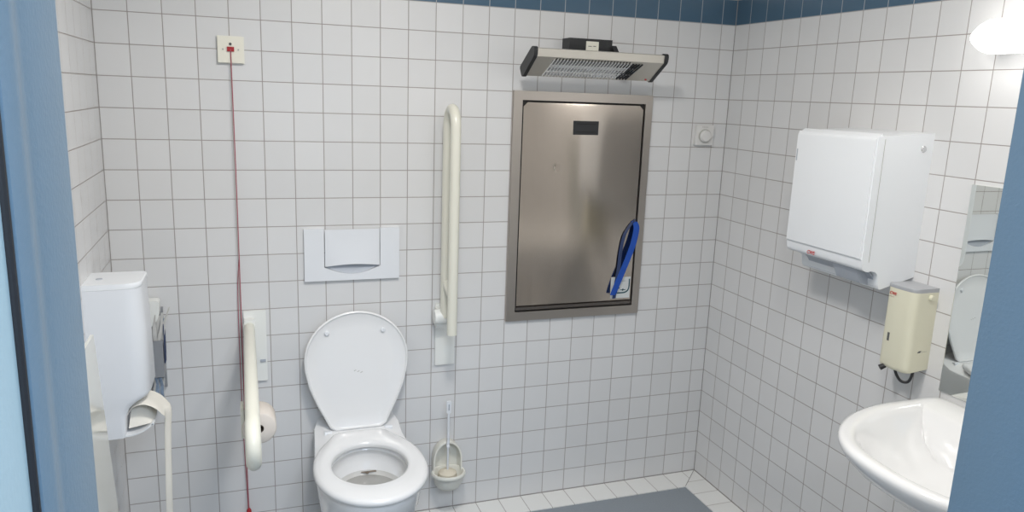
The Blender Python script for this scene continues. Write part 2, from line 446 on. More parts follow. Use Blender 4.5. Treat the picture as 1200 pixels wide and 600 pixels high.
# reflector trough
nrm = Vector((0, A[1] - B[1], B[0] - A[0])); nrm = Vector((0, (B[1] - A[1]), -(B[0] - A[0]))).normalized()   # points into the body
if nrm.z < 0: nrm = -nrm
rows = []
for k in range(13):
    t = .08 + .78 * k / 12; d = .024 * math.sin(math.pi * k / 12) ** .7
    p = Vector((0, *LB(t))) + nrm * d
    rows.append([(x, p.y, p.z) for x in [ux0 + (ux1 - ux0) * i / 40 for i in range(41)]])
obj('reflector', sheet(rows, .0006), REFL, ht)
pm = Vector((0, *LB(.42))) + nrm * .012
obj('quartz_tube', tube([(ux0, pm.y, pm.z), (ux1, pm.y, pm.z)], .006, 14), QUARTZ, ht)
bm = bmesh.new()
fo = -nrm * .0012
nw = 24
for i in range(nw + 1):
    x = ux0 + (ux1 - ux0 - .035) * i / nw
    a = Vector((x - .006, *LB(.04))) + fo; b2 = Vector((x + .006, *LB(.90))) + fo
    tube([a, b2], .0019, 6, bm)
for t in (.3, .62):
    tube([Vector((ux0, *LB(t))) + fo, Vector((ux1, *LB(t))) + fo], .0009, 6, bm)
gr = obj('wire_grille', bm, WIRE, ht); gr['label'] = 'shiny wire grille'
bm = bmesh.new()
for i in range(24):
    x = ux0 + .012 + (ux1 - ux0 - .05) * i / 23
    p0, p1 = Vector((x - .0025, *LB(.885))), Vector((x + .0015, *LB(.955)))
    tube([p0 - nrm * .0008, p1 - nrm * .0008], .0020, 6, bm)
obj('vent_slots', bm, BLACK2, ht)
bm = bmesh.new()
for i in range(4):
    x = ux1 - .028 + i * .0125
    p = [Vector((x - .016, *LB(.06))) - nrm * .001, Vector((x + .008, *LB(.88))) - nrm * .001]
    tube(p, .0034, 8, bm)
obj('guard_slats', bm, BLACK, ht)
for s, x in ((-1, hx0), (1, hx1)):
    g_ = .006
    cx_ = sum(p[0] for p in (A, B, C_, D_, E_)) / 5; cz_ = sum(p[1] for p in (A, B, C_, D_, E_)) / 5
    pr = [(cx_ + (p[0] - cx_) * 1.13, cz_ + (p[1] - cz_) * 1.13) for p in (A, B, C_, D_, E_)]
    obj('end_cap', prism(rounded(pr, .012, 4), 0, x, x + s * .014), BLACK, ht, bevel=.003)
obj('indicator', lathe([(.004, -.002), (.004, .002)], (hx1 - .022, LB(.1)[0], LB(.1)[1]), 1, 12), RED, ht)
obj('wall_bracket', prism([(0, 1.800), (-.060, 1.800), (-.070, 1.815), (-.070, 1.904), (0, 1.904)], 0, 1.595, 1.772), BLACK, ht, bevel=.002)
obj('bracket_foot', prism([(-.04, 1.815), (-.130, 1.815), (-.120, 1.835), (-.07, 1.884), (-.04, 1.884)], 0, 1.770, 1.790), BLACK, ht, bevel=.001)
rl = obj('rating_label', box((1.662, -.0745, 1.845), (1.713, -.070, 1.8945)), IVORY, ht, smooth=0)
bm = box((1.670, -.0755, 1.8755), (1.684, -.0742, 1.8775)); box((1.690, -.0755, 1.8765), (1.702, -.0742, 1.8785), bm)
obj('label_print', bm, PRINT, rl, smooth=0)

# ------------------------------------------------------------------ flush plate
fp = thing('flush_plate', 'white rectangular toilet flush plate on the wall above the raised lid', 'flush plate', (.796, 0, .997))
bm = bmesh.new()
def curve_z(x, mid, amp, half=.1): return mid - amp * (1 - ((x - .796) / half) ** 2)
out = [(.624, .997), (.968, .997), (.968, 1.190), (.624, 1.190)]
# surround with the push panel left out
box((.624, -.014, .997), (.694, 0, 1.190), bm); box((.897, -.014, .997), (.968, 0, 1.190), bm)
lowpts = [(.694, .997), (.897, .997), (.897, 1.047)] + [(.897 - .203 * k / 14, 1.047 - .026 * math.sin(math.pi * k / 14)) for k in range(1, 14)] + [(.694, 1.047)]
prism([(a, b) for a, b in lowpts], 1, -.014, 0, bm)
obj('surround', bm, WPLAST, fp, bevel=.0015)
rows = []
for j in range(9):
    z = None; row = []
    for i in range(21):
        x = .697 + .197 * i / 20
        zb = 1.050 + .008 * math.sin(math.pi * i / 20)
        z = zb + (1.187 - zb) * j / 8
        y = -.013 - .007 * math.sin(math.pi * i / 20) * max(0, 1 - j / 6) ** 1.3
        row.append((x, y, z))
    rows.append(row)
bm = sheet(rows, .003)
obj('push_button', bm, WPLAST, fp)
rows = []
for j in range(7):
    row = []
    for i in range(21):
        x = .697 + .197 * i / 20; s_ = math.sin(math.pi * i / 20)
        z0 = 1.047 - .026 * s_; z1 = 1.049 + .010 * s_
        t = j / 6
        row.append((x, -.003 - .009 * (1 - t) ** 2 * s_ , z0 + (z1 - z0) * t))
    rows.append(row)
obj('finger_recess', sheet(rows, .002), GPLAST, fp)

# ------------------------------------------------------------------ toilet
TX = .803
CY = -.385
def polyray(poly, c, ang):
    d = Vector((math.cos(ang), math.sin(ang))); best = None
    for i in range(len(poly)):
        a = Vector(poly[i]) - Vector(c); b = Vector(poly[(i + 1) % len(poly)]) - Vector(c); e = b - a
        den = d.x * e.y - d.y * e.x
        if abs(den) < 1e-12: continue
        t = (a.x * e.y - a.y * e.x) / den; u = (a.x * d.y - a.y * d.x) / den
        if t > 0 and -1e-6 <= u <= 1 + 1e-6 and (best is None or t > best): best = t
    return Vector(c) + d * (best or 0)
def ring(poly, z, n=72, c=(TX, CY)):
    return [(*polyray(poly, c, 2 * math.pi * k / n), z) for k in range(n)]
def outline(w, L, wb, yc, y0=-.0):
    """half width w, front at -L, half width at the wall wb, widest at -yc"""
    right = []
    for k in range(13):
        t = k / 12; s = t * t * (3 - 2 * t)
        right.append((wb + (w - wb) * s, y0 - (yc + y0) * t if False else y0 + (-yc - y0) * t))
    front = [(w * math.cos(a), -yc - (L - yc) * math.sin(a)) for a in [math.pi / 2 * k / 16 for k in range(1, 17)]]
    half = right + front
    pts = [(TX + x, y) for x, y in half] + [(TX - x, y) for x, y in half[::-1][1:]]
    return pts
def ellipse(a, b, yc, z, n=72, c=(TX, CY)):
    # ellipse centred (TX,yc) sampled by angle about c
    P = [(TX + a * math.cos(2 * math.pi * k / 180), yc + b * math.sin(2 * math.pi * k / 180)) for k in range(180)]
    return ring(P, z, n, c)
toilet = thing('toilet', 'white wall-hung toilet with raised oval lid below the flush plate', 'toilet', (TX, 0, .09))
def shelf(R):
    return [(x, y, z + .050 * max(0, 1 + y / .11) ** 1.2 * min(1, max(0, (z - .34) / .03))) for x, y, z in R]
lev = [(.10, .22, .10, .16, .095), (.125, .30, .115, .20, .11), (.145, .40, .135, .26, .16), (.158, .49, .145, .32, .23), (.170, .56, .158, .34, .30), (.178, .598, .160, .34, .37), (.180, .606, .160, .33, .398), (.176, .602, .157, .33, .408)]
rings = [shelf(ring(outline(w_, L_, wb_, yc_), z_)) for (w_, L_, wb_, yc_, z_) in lev]
rings += [ellipse(.138, .178, -.365, .412), ellipse(.133, .172, -.365, .40), ellipse(.141, .180, -.365, .385), ellipse(.136, .172, -.364, .355), ellipse(.128, .160, -.362, .335), ellipse(.122, .152, -.360, .322)]
obj('bowl', loft(rings, cap1=False), CERAMIC, toilet, smooth=50)
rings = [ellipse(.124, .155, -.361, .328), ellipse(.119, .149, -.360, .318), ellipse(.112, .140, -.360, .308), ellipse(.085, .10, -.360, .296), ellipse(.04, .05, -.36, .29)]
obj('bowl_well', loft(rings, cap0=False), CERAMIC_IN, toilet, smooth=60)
obj('water', loft([ellipse(.1165, .1455, -.360, .3135), ellipse(.116, .145, -.360, .3130)]), WATER, toilet)
rows = []
for i in range(17):
    t = i / 16; x = TX - .010 + .062 * t
    hgt = .0035 + .007 * math.exp(-((t - .35) / .10) ** 2) + .004 * math.exp(-((t - .85) / .12) ** 2)
    hgt *= math.sin(math.pi * min(1, max(.02, t))) ** .5
    rows.append([(x, -.2155 - .004 * j * 1.0, .3275 - hgt * j) for j in (0, 1)])
obj('limescale_stain', sheet(rows, .0006), STAIN, toilet)
# mounting shelf between bowl and wall
# seat ring
half = [(0, -.096), (.05, -.097), (.085, -.101), (.101, -.118), (.116, -.150), (.142, -.19), (.165, -.235), (.182, -.29), (.189, -.345), (.190, -.39)]
fr_ = [(.190 * math.cos(a), -.39 - .236 * math.sin(a)) for a in [math.pi / 2 * k / 16 for k in range(1, 17)]]
hp = half + fr_
seatpoly = [(TX + x, y) for x, y in hp] + [(TX - x, y) for x, y in hp[::-1][1:-1]]
def inset(poly, k, c=(TX, CY)):
    return [(c[0] + (x - c[0]) * (1 - k / math.hypot(x - c[0], y - c[1])), c[1] + (y - c[1]) * (1 - k / math.hypot(x - c[0], y - c[1]))) for x, y in poly]
zs = .440
HA, HB, HC = .127, .151, -.357
rings = [ring(inset(seatpoly, .006), zs - .024), ring(seatpoly, zs - .019), ring(seatpoly, zs - .010), ring(inset(seatpoly, .004), zs - .003), ring(inset(seatpoly, .014), zs + .001)]
rings += [ellipse(HA + .014, HB + .014, HC, zs - .001), ellipse(HA + .004, HB + .004, HC, zs - .006), ellipse(HA, HB, HC, zs - .013), ellipse(HA + .002, HB + .002, HC, zs - .024)]
bm = bmesh.new(); loft(rings + [rings[0]], bm, False, False); bmesh.ops.remove_doubles(bm, verts=bm.verts, dist=1e-6)
obj('seat', bm, SEATP, toilet, smooth=60)
# lid: leaning back towards the wall
hinge = Vector((TX, -.084, .437)); sdir = Vector((0, .045, .437)).normalized(); ndir = Vector((0, -sdir.z, sdir.y))
LL = .450
lh = [(.100, 0), (.104, .012), (.118, .04), (.150, .105), (.176, .17), (.190, .235), (.1915, .27)]
lt = [(.1915 * math.cos(a), .27 + (LL - .27) * math.sin(a)) for a in [math.pi / 2 * k / 14 for k in range(1, 15)]]
lp = [(x, s) for x, s in (lh + lt)]
lpoly = lp + [(-x, s) for x, s in lp[::-1][1:]]
lc = (0, .235)
def lring(k, off, n=72):
    P = [(lc[0] + (x - lc[0]) * (1 - k / math.hypot(x - lc[0], s - lc[1])), lc[1] + (s - lc[1]) * (1 - k / math.hypot(x - lc[0], s - lc[1]))) for x, s in lpoly]
    out_ = []
    for q in range(n):
        v = polyray(P, lc, 2 * math.pi * q / n); out_.append(hinge + Vector((v.x, 0, 0)) + sdir * v.y + ndir * off)
    return out_
rings = [lring(.17, -.020), lring(.05, -.018), lring(.012, -.012), lring(.002, -.004), lring(0, .004), lring(.002, .007), lring(.006, .008), lring(.009, .004), lring(.013, .0015), lring(.06, .0), lring(.17, -.001)]
lid = obj('lid', loft(rings), SEATP, toilet, smooth=50)
def lpnt(x, s, o): return hinge + Vector((x, 0, 0)) + sdir * s + ndir * o
for x in (-.108, .098):
    obj('buffer', tube([lpnt(x, .372, -.001), lpnt(x, .372, .006), lpnt(x, .372, .009)], [.009, .009, .006], 14), WPLAST, lid)
bm = bmesh.new()
for k in range(3): tube([lpnt(-.012 + k * .012, .222 - .004 * k, -.0006), lpnt(-.004 + k * .012, .226 - .004 * k, -.0006)], .0012, 6, bm)
obj('moulded_mark', bm, SGREY, lid)
for x in (-.112, .112):
    obj('hinge', tube([(TX + x - .014, -.092, .432), (TX + x + .014, -.092, .432)], .010, 14), WPLAST, toilet)

# ------------------------------------------------------------------ folding support rails
def rail_loop(P, L, r, tail=.01):
    """P(t, n): t along the rail from the wall, n across the loop (0 upper bar, 1 lower bar)"""
    g_ = .107
    pts = [P(.0, 0)] + [P(L * .25 * i, 0) for i in range(1, 4)]
    pts = [P(0, 0), P(L - g_ * .6, 0)]
    for k in range(1, 16):
        a = math.pi * k / 16
        pts.append(P(L - g_ * .6 + g_ * .6 * math.sin(a), g_ / 2 - g_ / 2 * math.cos(a)))
    pts += [P(L - g_ * .6, g_), P(tail, g_)]
    return tube(pts, r, 20)
# folded up, right of the toilet
gu = thing('grab_rail', 'cream folding support rail raised upright against the wall between toilet and changing unit', 'grab rail', (1.152, 0, .634))
obj('wall_plate', prism(rounded([(1.113, .634), (1.191, .634), (1.191, .886), (1.113, .886)], .004, 2), 1, -.010, 0), RAILW, gu, bevel=.002)
def PU(t, n): return (1.137, -.058 - n, .845 + t)
obj('rail', rail_loop(PU, .785, .0185, -.037), RAILC, gu)
obj('pivot_barrel', tube([(1.098, -.045, .843), (1.104, -.045, .843), (1.142, -.045, .843), (1.150, -.045, .843)], [.026, .030, .030, .027], 24), RAILW, gu)
obj('pivot_housing', box((1.108, -.05, .80), (1.150, -.008, .875)), RAILW, gu, bevel=.008)
obj('brace', tube(smoothpath([(1.137, -.060, .99), (1.137, -.10, .965), (1.137, -.160, .945)], 5), .013, 14), RAILC, gu)
# folded down, left of the toilet
gd = thing('grab_rail', 'cream folding support rail lowered towards the viewer, between red cord and toilet', 'grab rail', (.449, 0, .63))
obj('wall_plate', prism(rounded([(.410, .632), (.486, .632), (.486, .898), (.410, .898)], .004, 2), 1, -.010, 0), RAILW, gd, bevel=.002)
def PD(t, n): return (.428, -.045 - t, .848 - n)
obj('rail', rail_loop(PD, .875, .0190, -.02), RAILC, gd)
obj('pivot_barrel', tube([(.408, -.030, .842), (.412, -.030, .842), (.444, -.030, .842), (.448, -.030, .842)], [.018, .020, .020, .018], 24), RAILW, gd)
obj('pivot_housing', box((.412, -.05, .80), (.446, -.008, .875)), RAILW, gd, bevel=.008)
obj('brace', tube([(.428, -.18, .848), (.428, -.145, .741)], .012, 14), RAILC, gd)
obj('stop_screw', box((.462, -.014, .705), (.481, -.009, .714)), GPLAST, gd, bevel=.001)
rh = obj('roll_holder', tube(smoothpath([(.428, -.30, .728), (.428, -.31, .70), (.430, -.32, .675), (.440, -.328, .667), (.447, -.34, .665), (.447, -.47, .665)], 5), .0075, 12), RAILC, gd)
obj('holder_shell', prism(rounded([(-.49, .625), (-.40, .625), (-.40, .728), (-.49, .728)], .03, 6), 0, .394, .4035), RAILC, gd, bevel=.003)
# paper roll on the lowered rail
rc = (.447, -.5, .665)
roll = thing('toilet_roll', 'small beige toilet paper roll hanging from the lowered support rail', 'toilet roll', (.456, -.43, .615))
prof = [(.013, .0), (.046, .0), (.050, .004), (.050, .096), (.046, .10), (.013, .10)]
rg = []
for r_, h_ in prof + [prof[0]]:
    rg.append([(rc[0] + r_ * math.cos(2 * math.pi * k / 40), rc[1] + h_, rc[2] + r_ * math.sin(2 * math.pi * k / 40)) for k in range(40)])
bm = bmesh.new(); loft(rg, bm, False, False); bmesh.ops.remove_doubles(bm, verts=bm.verts, dist=1e-6)
obj('paper', bm, ROLLP, roll, smooth=50)
bm = bmesh.new(); loft([[(rc[0] + r_ * math.cos(2 * math.pi * k / 28), rc[1] + h_, rc[2] + r_ * math.sin(2 * math.pi * k / 28)) for k in range(28)] for r_, h_ in ((.0128, -.001), (.0128, .101), (.0112, .101), (.0112, -.001), (.0128, -.001))], bm, False, False)
bmesh.ops.remove_doubles(bm, verts=bm.verts, dist=1e-6)
obj('cardboard_core', bm, CORE, roll)

# ------------------------------------------------------------------ emergency pull cord
al = thing('emergency_switch', 'square ivory emergency pull switch with red centre and red cord on the wall', 'emergency switch', (.403, 0, 1.755))
obj('switch_plate', box((.363, -.016, 1.757), (.443, 0, 1.841)), IVORY, al, bevel=.005, seg=3)
obj('backing_plate', box((.3605, -.006, 1.7545), (.4455, 0, 1.8435)), CREAM, al, bevel=.002)
obj('cord_button', box((.392, -.021, 1.793), (.414, -.015, 1.808)), RED, al, bevel=.0015)
obj('indicator_light', lathe([(.0045, -.002), (.0045, .003)], (.4025, -.0165, 1.817), 1, 14), PRINT, al)
for x in (.379, .427): obj('screw', lathe([(.0028, -.002), (.0028, .002)], (x, -.0165, 1.7995), 1, 12), SGREY, al)
obj('pull_cord', tube([(.403, -.020, 1.800), (.4045, -.024, 1.4), (.4035, -.022, .9), (.4015, -.022, .5), (.403, -.022, .125)], .0016, 8), CORD, al)
obj('second_cord', tube(smoothpath([(.4045, -.020, 1.10), (.396, -.012, 1.0), (.393, -.010, .8), (.394, -.010, .5), (.397, -.012, .3), (.401, -.020, .135)], 6), .0014, 8), CORD, al)
obj('cord_pull', lathe([(.004, .135), (.008, .128), (.011, .10), (.011, .085), (.007, .08)], (.403, -.022, 0), 2, 16), RED, al)

# ------------------------------------------------------------------ toilet brush in wall holder
tb = thing('brush_holder', 'off-white wall-mounted toilet brush holder beside the toilet bowl', 'brush holder', (1.155, 0, .12))
bx, by = 1.163, -.062
# cup
rings = []
for r_, z_ in ((.030, .128), (.045, .134), (.055, .150), (.060, .172), (.064, .182), (.069, .186), (.070, .194), (.066, .200), (.060, .199), (.056, .190), (.052, .165), (.03, .150)):
    rings.append([(bx + r_ * math.cos(2 * math.pi * k / 40), by + r_ * .88 * math.sin(2 * math.pi * k / 40), z_) for k in range(40)])
obj('cup', loft(rings), CREAM, tb, smooth=55)
# arched back shell
rows = []
for j in range(15):
    t = j / 14; a = math.pi * t
    # arch from left foot over the top to right foot: outer rim and inner back
    prow = []
    for rr, yy in ((1.0, -.052), (1.0, -.046), (.98, -.010), (.9, -.004)):
        x = bx - .012 * 0 - .056 * rr * math.cos(a); z = .235 + .082 * rr * math.sin(a) ** .9
        prow.append((x, yy, z))
    rows.append(prow)
ft = [[(bx - .056 * q, yy, z) for q, yy in ((1.0, -.052), (1.0, -.046), (.98, -.010), (.9, -.004))] for z in (.19, .215)]
fe = [[(bx + .056 * q, yy, z) for q, yy in ((1.0, -.052), (1.0, -.046), (.98, -.010), (.9, -.004))] for z in (.215, .19)]
obj('arched_rim', sheet(ft + rows + fe, .006), CREAM, tb, smooth=60)
arch = [(bx - .052, .19), (bx - .052, .235)] + [(bx - .052 * math.cos(math.pi * k / 14), .235 + .078 * math.sin(math.pi * k / 14)) for k in range(1, 14)] + [(bx + .052, .235), (bx + .052, .19)]
obj('back_plate', prism(arch, 1, -.006, 0), CREAM, tb)
br = thing('toilet_brush', 'white toilet brush with slim slotted handle standing in the wall holder', 'toilet brush', (bx, by, .155))
obj('handle', tube([(bx - .004, by, .20), (bx - .004, by, .30), (bx - .004, by, .302), (bx - .004, by, .312), (bx - .004, by, .314), (bx - .004, by, .45)], [.0042, .0042, .0075, .0075, .0058, .0050], 12), WPLAST, br)
bm = prism(rounded([(bx - .013, .448), (bx + .005, .448), (bx + .006, .500), (bx - .014, .500)], .006, 4), 1, by - .004, by + .004)
hd = obj('hanging_grip', bm, WPLAST, br, bevel=.002)
obj('slot', box((bx - .0065, by - .0047, .462), (bx - .0015, by + .0047, .487)), GPLAST, hd, bevel=.001)
obj('brush_head', lathe([(.012, .158), (.032, .164), (.038, .18), (.036, .196), (.020, .206), (.006, .208)], (bx - .004, by, 0), 2, 28), BRISTLE, br)

# ------------------------------------------------------------------ thermostat dial
tq = thing('thermostat', 'small white square room thermostat with round dial right of the changing unit', 'thermostat', (2.25, 0, 1.508))
pl_ = obj('plate', box((2.210, -.018, 1.511), (2.294, 0, 1.593)), WHT, tq, bevel=.004)
obj('dial_ring', lathe([(.0285, -.0035), (.0285, .001), (.024, .001), (.024, -.0035)], (2.252, -.019, 1.548), 1, 36), SGREY, tq)
obj('dial', lathe([(.021, -.014), (.024, -.010), (.0245, .001)], (2.252, -.019, 1.548), 1, 36), WHT, tq)
bm = bmesh.new()
for k in range(4): box((2.238 + k * .0075, -.0186, 1.5835), (2.243 + k * .0075, -.0176, 1.5865), bm)
obj('printed_mark', bm, SGREY, tq, smooth=0)

# ------------------------------------------------------------------ towel dispenser on the right wall
DX = 2.155
pd = thing('towel_dispenser', 'large white paper towel dispenser on the right wall above the soap dispenser', 'towel dispenser', (XR, -.87, 1.147))
prof = rounded([(DX, 1.238), (DX, 1.607), (XR, 1.620), (XR, 1.181), (2.236, 1.147), (2.228, 1.160), (2.224, 1.195), (2.205, 1.207), (2.178, 1.205), (2.160, 1.212)],
               [.010, .006, 0, 0, .006, .010, .022, .012, .006, .01], 5)
obj('casing', prism(prof, 1, -1.04, -.705), DWHITE, pd, bevel=.004, seg=3)
obj('front_cover', prism(rounded([(DX - .006, 1.244), (DX - .006, 1.600), (DX + .02, 1.6145), (DX + .02, 1.240)], [.004, .008, 0, 0], 3), 1, -1.0365, -.7085), DWHITE, pd, bevel=.0035, seg=3)
obj('side_seam', box((DX + .0255, -1.0412, 1.235), (DX + .0265, -1.039, 1.600)), SGREY, pd, smooth=0)
rows = []
for k in range(9):
    a = math.pi / 2 * k / 8
    rows.append([(2.178 + .055 * math.sin(a), y, 1.207 - .052 * (1 - math.cos(a))) for y in (-1.022, -.74)])
obj('outlet_chute', sheet(rows, .004), GPLAST, pd, smooth=60)
obj('chute_cheek', prism(rounded([(2.176, 1.207), (2.222, 1.207), (2.232, 1.152), (2.200, 1.160)], .006, 4), 1, -1.0, -.90), GPLAST, pd, bevel=.002)
obj('level_window', box((DX - .0068, -.7165, 1.510), (DX - .005, -.7125, 1.548)), GPLAST, pd, smooth=0)
obj('lock', lathe([(.0085, -.003), (.0105, -.001), (.0105, .002)], (2.331, -1.040, 1.573), 1, 20), CHROME, pd)
text('brand_logo', 'CWS', .0165, LOGO, pd, (DX - .0008, -.806, 1.2165), (0, -1, 0), (0, 0, 1), shear=.25, spacing=.95)

# ------------------------------------------------------------------ soap dispenser
SX = 2.276
sd = thing('soap_dispenser', 'cream soap dispenser with grey top hanging beneath the white towel dispenser', 'soap dispenser', (XR, -1.09, .90))
plan = rounded([(SX, -1.037), (SX - .004, -1.085), (SX + .004, -1.137), (XR, -1.137), (XR, -1.037)], [.012, .03, .022, 0, 0], 6)
def sc(z, k, dz=0):
    return [(XR + (x - XR) * k, y, z + dz * (XR - x)) for x, y in plan]
obj('casing', loft([sc(.916, .93, -.10), sc(.921, .98, -.10), sc(.930, 1.0, -.1), sc(1.158, 1.0)]), SOAPC, sd, smooth=50)
obj('top_cover', loft([sc(1.158, 1.0), sc(1.162, 1.015), sc(1.168, 1.015), sc(1.170, .99)]), SOAPT, sd, smooth=40)
obj('lock_button', tube([(2.338, -1.136, 1.143), (2.338, -1.142, 1.143), (2.338, -1.145, 1.143)], [.0085, .0085, .007], 18), SOAPC, sd)
obj('sight_slot', box((SX - .0028, -1.068, .992), (SX + .003, -1.060, 1.018)), PRINT, sd, smooth=0)
text('brand_logo', 'CWS', .0125, LOGO, sd, (SX - .0020, -1.0455, 1.1365), (-.08, -1, 0), (0, 0, 1), shear=.25, spacing=.95)
bm = bmesh.new()
for k in range(4): box((SX - .0033, -1.0485 - k * .005, 1.1285), (SX - .0005, -1.0465 - k * .005 - .002, 1.1305), bm)
obj('small_print', bm, LOGO, sd, smooth=0)
bm = bmesh.new(); box((2.318, -1.1378, .972), (2.328, -1.1365, .975), bm); box((2.322, -1.1378, .9745), (2.331, -1.1365, .9775), bm)
obj('printed_name', bm, PRINT, sd, smooth=0)
obj('printed_line', box((2.333, -1.1376, .9735), (2.354, -1.1365, .9745)), SGREY, sd, smooth=0)
obj('nozzle', tube([(2.298, -1.07, .925), (2.285, -1.062, .912), (2.268, -1.054, .901)], [.010, .007, .009], 14), BLACK, sd)
obj('soap_hose', tube(smoothpath([(2.292, -1.085, .925), (2.292, -1.093, .898), (2.300, -1.108, .875), (2.312, -1.124, .876), (2.318, -1.130, .900), (2.318, -1.128, .925)], 6), .0042, 12), BLACK, sd)

# ------------------------------------------------------------------ mirror, lamp, basin
mi = thing('wall_mirror', 'frameless wall mirror above the washbasin, partly hidden by the blue door frame', 'mirror', (XR, -1.52, .872))
obj('glass', box((XR - .006, -1.85, .872), (XR, -1.192, 1.487)), MIRROR, mi, bevel=.001, seg=1, smooth=0)
for y, z in ((-1.30, 1.487), (-1.74, 1.487), (-1.30, .872), (-1.74, .872)):
    obj('clip', box((XR - .010, y - .012, z - .005), (XR, y + .012, z + .004)), CHROME, mi, bevel=.001)
lp_ = thing('wall_lamp', 'glowing white tubular wall lamp on the right wall above the mirror', 'lamp', (XR, -1.5, 1.83))
lz, lx = 1.882, 2.305
yy0 = -1.163
prof = [(0.002, 0), (.020, -.014), (.040, -.040), (.047, -.058), (.049, -.075), (.049, -.62), (.047, -.637), (.040, -.655), (.020, -.681), (.002, -.695)]
rg = [[(lx + r_ * math.cos(2 * math.pi * k / 32), yy0 + h_, lz + r_ * .92 * math.sin(2 * math.pi * k / 32)) for k in range(32)] for r_, h_ in prof]
obj('glass_shade', loft(rg), GLOW, lp_, smooth=60)
bm = prism(rounded([(2.325, lz - .036), (XR, lz - .036), (XR, lz + .036), (2.325, lz + .036)], .004, 3), 1, -1.80, -1.20)
obj('wall_housing', bm, DWHITE, lp_, bevel=.002)

sk = thing('washbasin', 'white ceramic washbasin on the right wall, partly hidden by the door frame', 'washbasin', (XR, -1.52, .67))
SY = -1.52
hp = [(XR, .325), (2.28, .332), (2.177, .333), (2.09, .322), (2.01, .297), (1.945, .262), (1.895, .222), (1.855, .172), (1.83, .115), (1.818, .055), (1.815, 0)]
hp = [tuple(v) for v in smoothpath([(a, b, 0) for a, b in hp], 4)]
spoly = [(p[0], SY + p[1]) for p in hp] + [(p[0], SY - p[1]) for p in hp[::-1][1:]]
SC = (2.13, SY)
def srf(k, z, cx=SC[0], insx=0, tilt=0):
    """outline scaled about the drain; points on the wall stay on the wall when insx is 0"""
    P = []
    for (x, y, zz) in ring(spoly, z, 96, SC):
        nx = XR - (XR - x) * k if insx == 0 else SC[0] + (x - SC[0]) * k
        P.append((nx, SY + (y - SY) * k, z))
    return P
def blend(r1, z, ex, ey, off=0):
    """inner ring: superellipse with half axes ex, ey around SC+off"""
    P = []
    for k in range(96):
        a = 2 * math.pi * k / 96; c, s = math.cos(a), math.sin(a); n = 2.3
        rr = ((abs(c) / ex) ** n + (abs(s) / ey) ** n) ** (-1 / n)
        P.append((SC[0] + off + rr * c, SC[1] + rr * s, z))
    return P
def inrim(k, z, back):
    P = []
    for (x, y, zz) in ring(spoly, z, 96, SC):
        dx, dy = x - SC[0], y - SC[1]; L = math.hypot(dx, dy)
        nx, ny = SC[0] + dx * (1 - k / L), SC[1] + dy * (1 - k / L)
        if nx > XR - back: nx = XR - back
        P.append((nx, ny, z))
    return P
rings = [srf(.34, .672), srf(.50, .680), srf(.68, .706), srf(.82, .742), srf(.92, .780), srf(.975, .810), srf(1.0, .832), srf(1.003, .842), srf(.998, .850)]
rings += [inrim(.010, .854, .006), inrim(.028, .853, .030), inrim(.040, .848, .095), inrim(.052, .835, .110), inrim(.075, .800, .125), inrim(.105, .765, .14), inrim(.15, .738, .15), blend(None, .725, .10, .15, .0), blend(None, .718, .03, .03, .01)]
obj('basin', loft(rings), CERAMIC, sk, smooth=60)
obj('drain', lathe([(.022, .720), (.022, .723), (.012, .7235)], (SC[0] + .01, SC[1], 0), 2, 24), CHROME, sk)
tp = obj('tap', tube(smoothpath([(2.315, SY, .850), (2.315, SY, .90), (2.300, SY, .935), (2.25, SY, .945), (2.20, SY, .930)], 6), .014, 16), CHROME, sk)
obj('tap_lever', tube([(2.315, SY, .93), (2.32, SY, .965), (2.27, SY, .985)], [.014, .012, .008], 14), CHROME, tp)
obj('drain_trap', tube(smoothpath([(2.16, SY, .68), (2.16, SY, .56), (2.20, SY, .50), (2.25, SY, .54), (2.30, SY, .56), (XR, SY, .56)], 5), .018, 16), CHROME, sk)

# ------------------------------------------------------------------ towel dispenser on the left wall with towel hanging out
ld = thing('towel_dispenser', 'tall white paper dispenser with rounded front on the left wall', 'towel dispenser', (0, -.41, .675))
YN, YB = -.495, -.335
def lplan(xm, r): return rounded([(0, YB), (0, YN), (xm, YN + .004), (xm, YB)], [0, .0, r, .012], 8)
P0 = [(0, .676), (0, 1.122), (.158, 1.122), (.160, .850), (.156, .832), (.128, .812), (.104, .785), (.092, .755), (.086, .72), (.084, .676)]
# body: plan outline with a rounded near corner, lofted down the casing; the lower front is cut back around the mouth
def lring(xm, z, r=.05): return [(x, y, z) for x, y in lplan(xm, min(r, xm * .45))]
rings = [lring(.080, .676, .01), lring(.082, .70, .012), lring(.084, .73, .014), lring(.087, .742, .018), lring(.096, .762, .025), lring(.118, .779, .035), lring(.142, .791, .045), lring(.152, .806, .05), lring(.150, 1.0, .05), lring(.145, 1.118, .05)]
obj('casing', loft(rings), WPLAST, ld, smooth=40)
obj('top_cover', loft([lring(.146, 1.1185), lring(.1475, 1.122), lring(.1475, 1.130), lring(.144, 1.134)]), DWHITE, ld, smooth=40)
obj('lock', lathe([(.0095, 0), (.0085, .002), (.005, .0021)], (.033, -.42, 1.1335), 2, 18), GPLAST, ld)
rows = []
for k in range(11):
    t = k / 10
    rows.append([(.078 + .075 * t, y, .678 + .030 * t ** 2.2) for y in (YN + .010, YN + .04, YB - .01)])
tray = obj('outlet_tray', sheet(rows, .004), DWHITE, ld, smooth=60)
obj('tray_lip', tube([(.153, YN + .010, .708), (.153, YB - .01, .708)], .004, 10), DWHITE, ld)
tw = thing('paper_towel', 'cream paper towel hanging out of the tall dispenser on the left wall', 'paper towel', (.17, -.41, .2))
rows = []
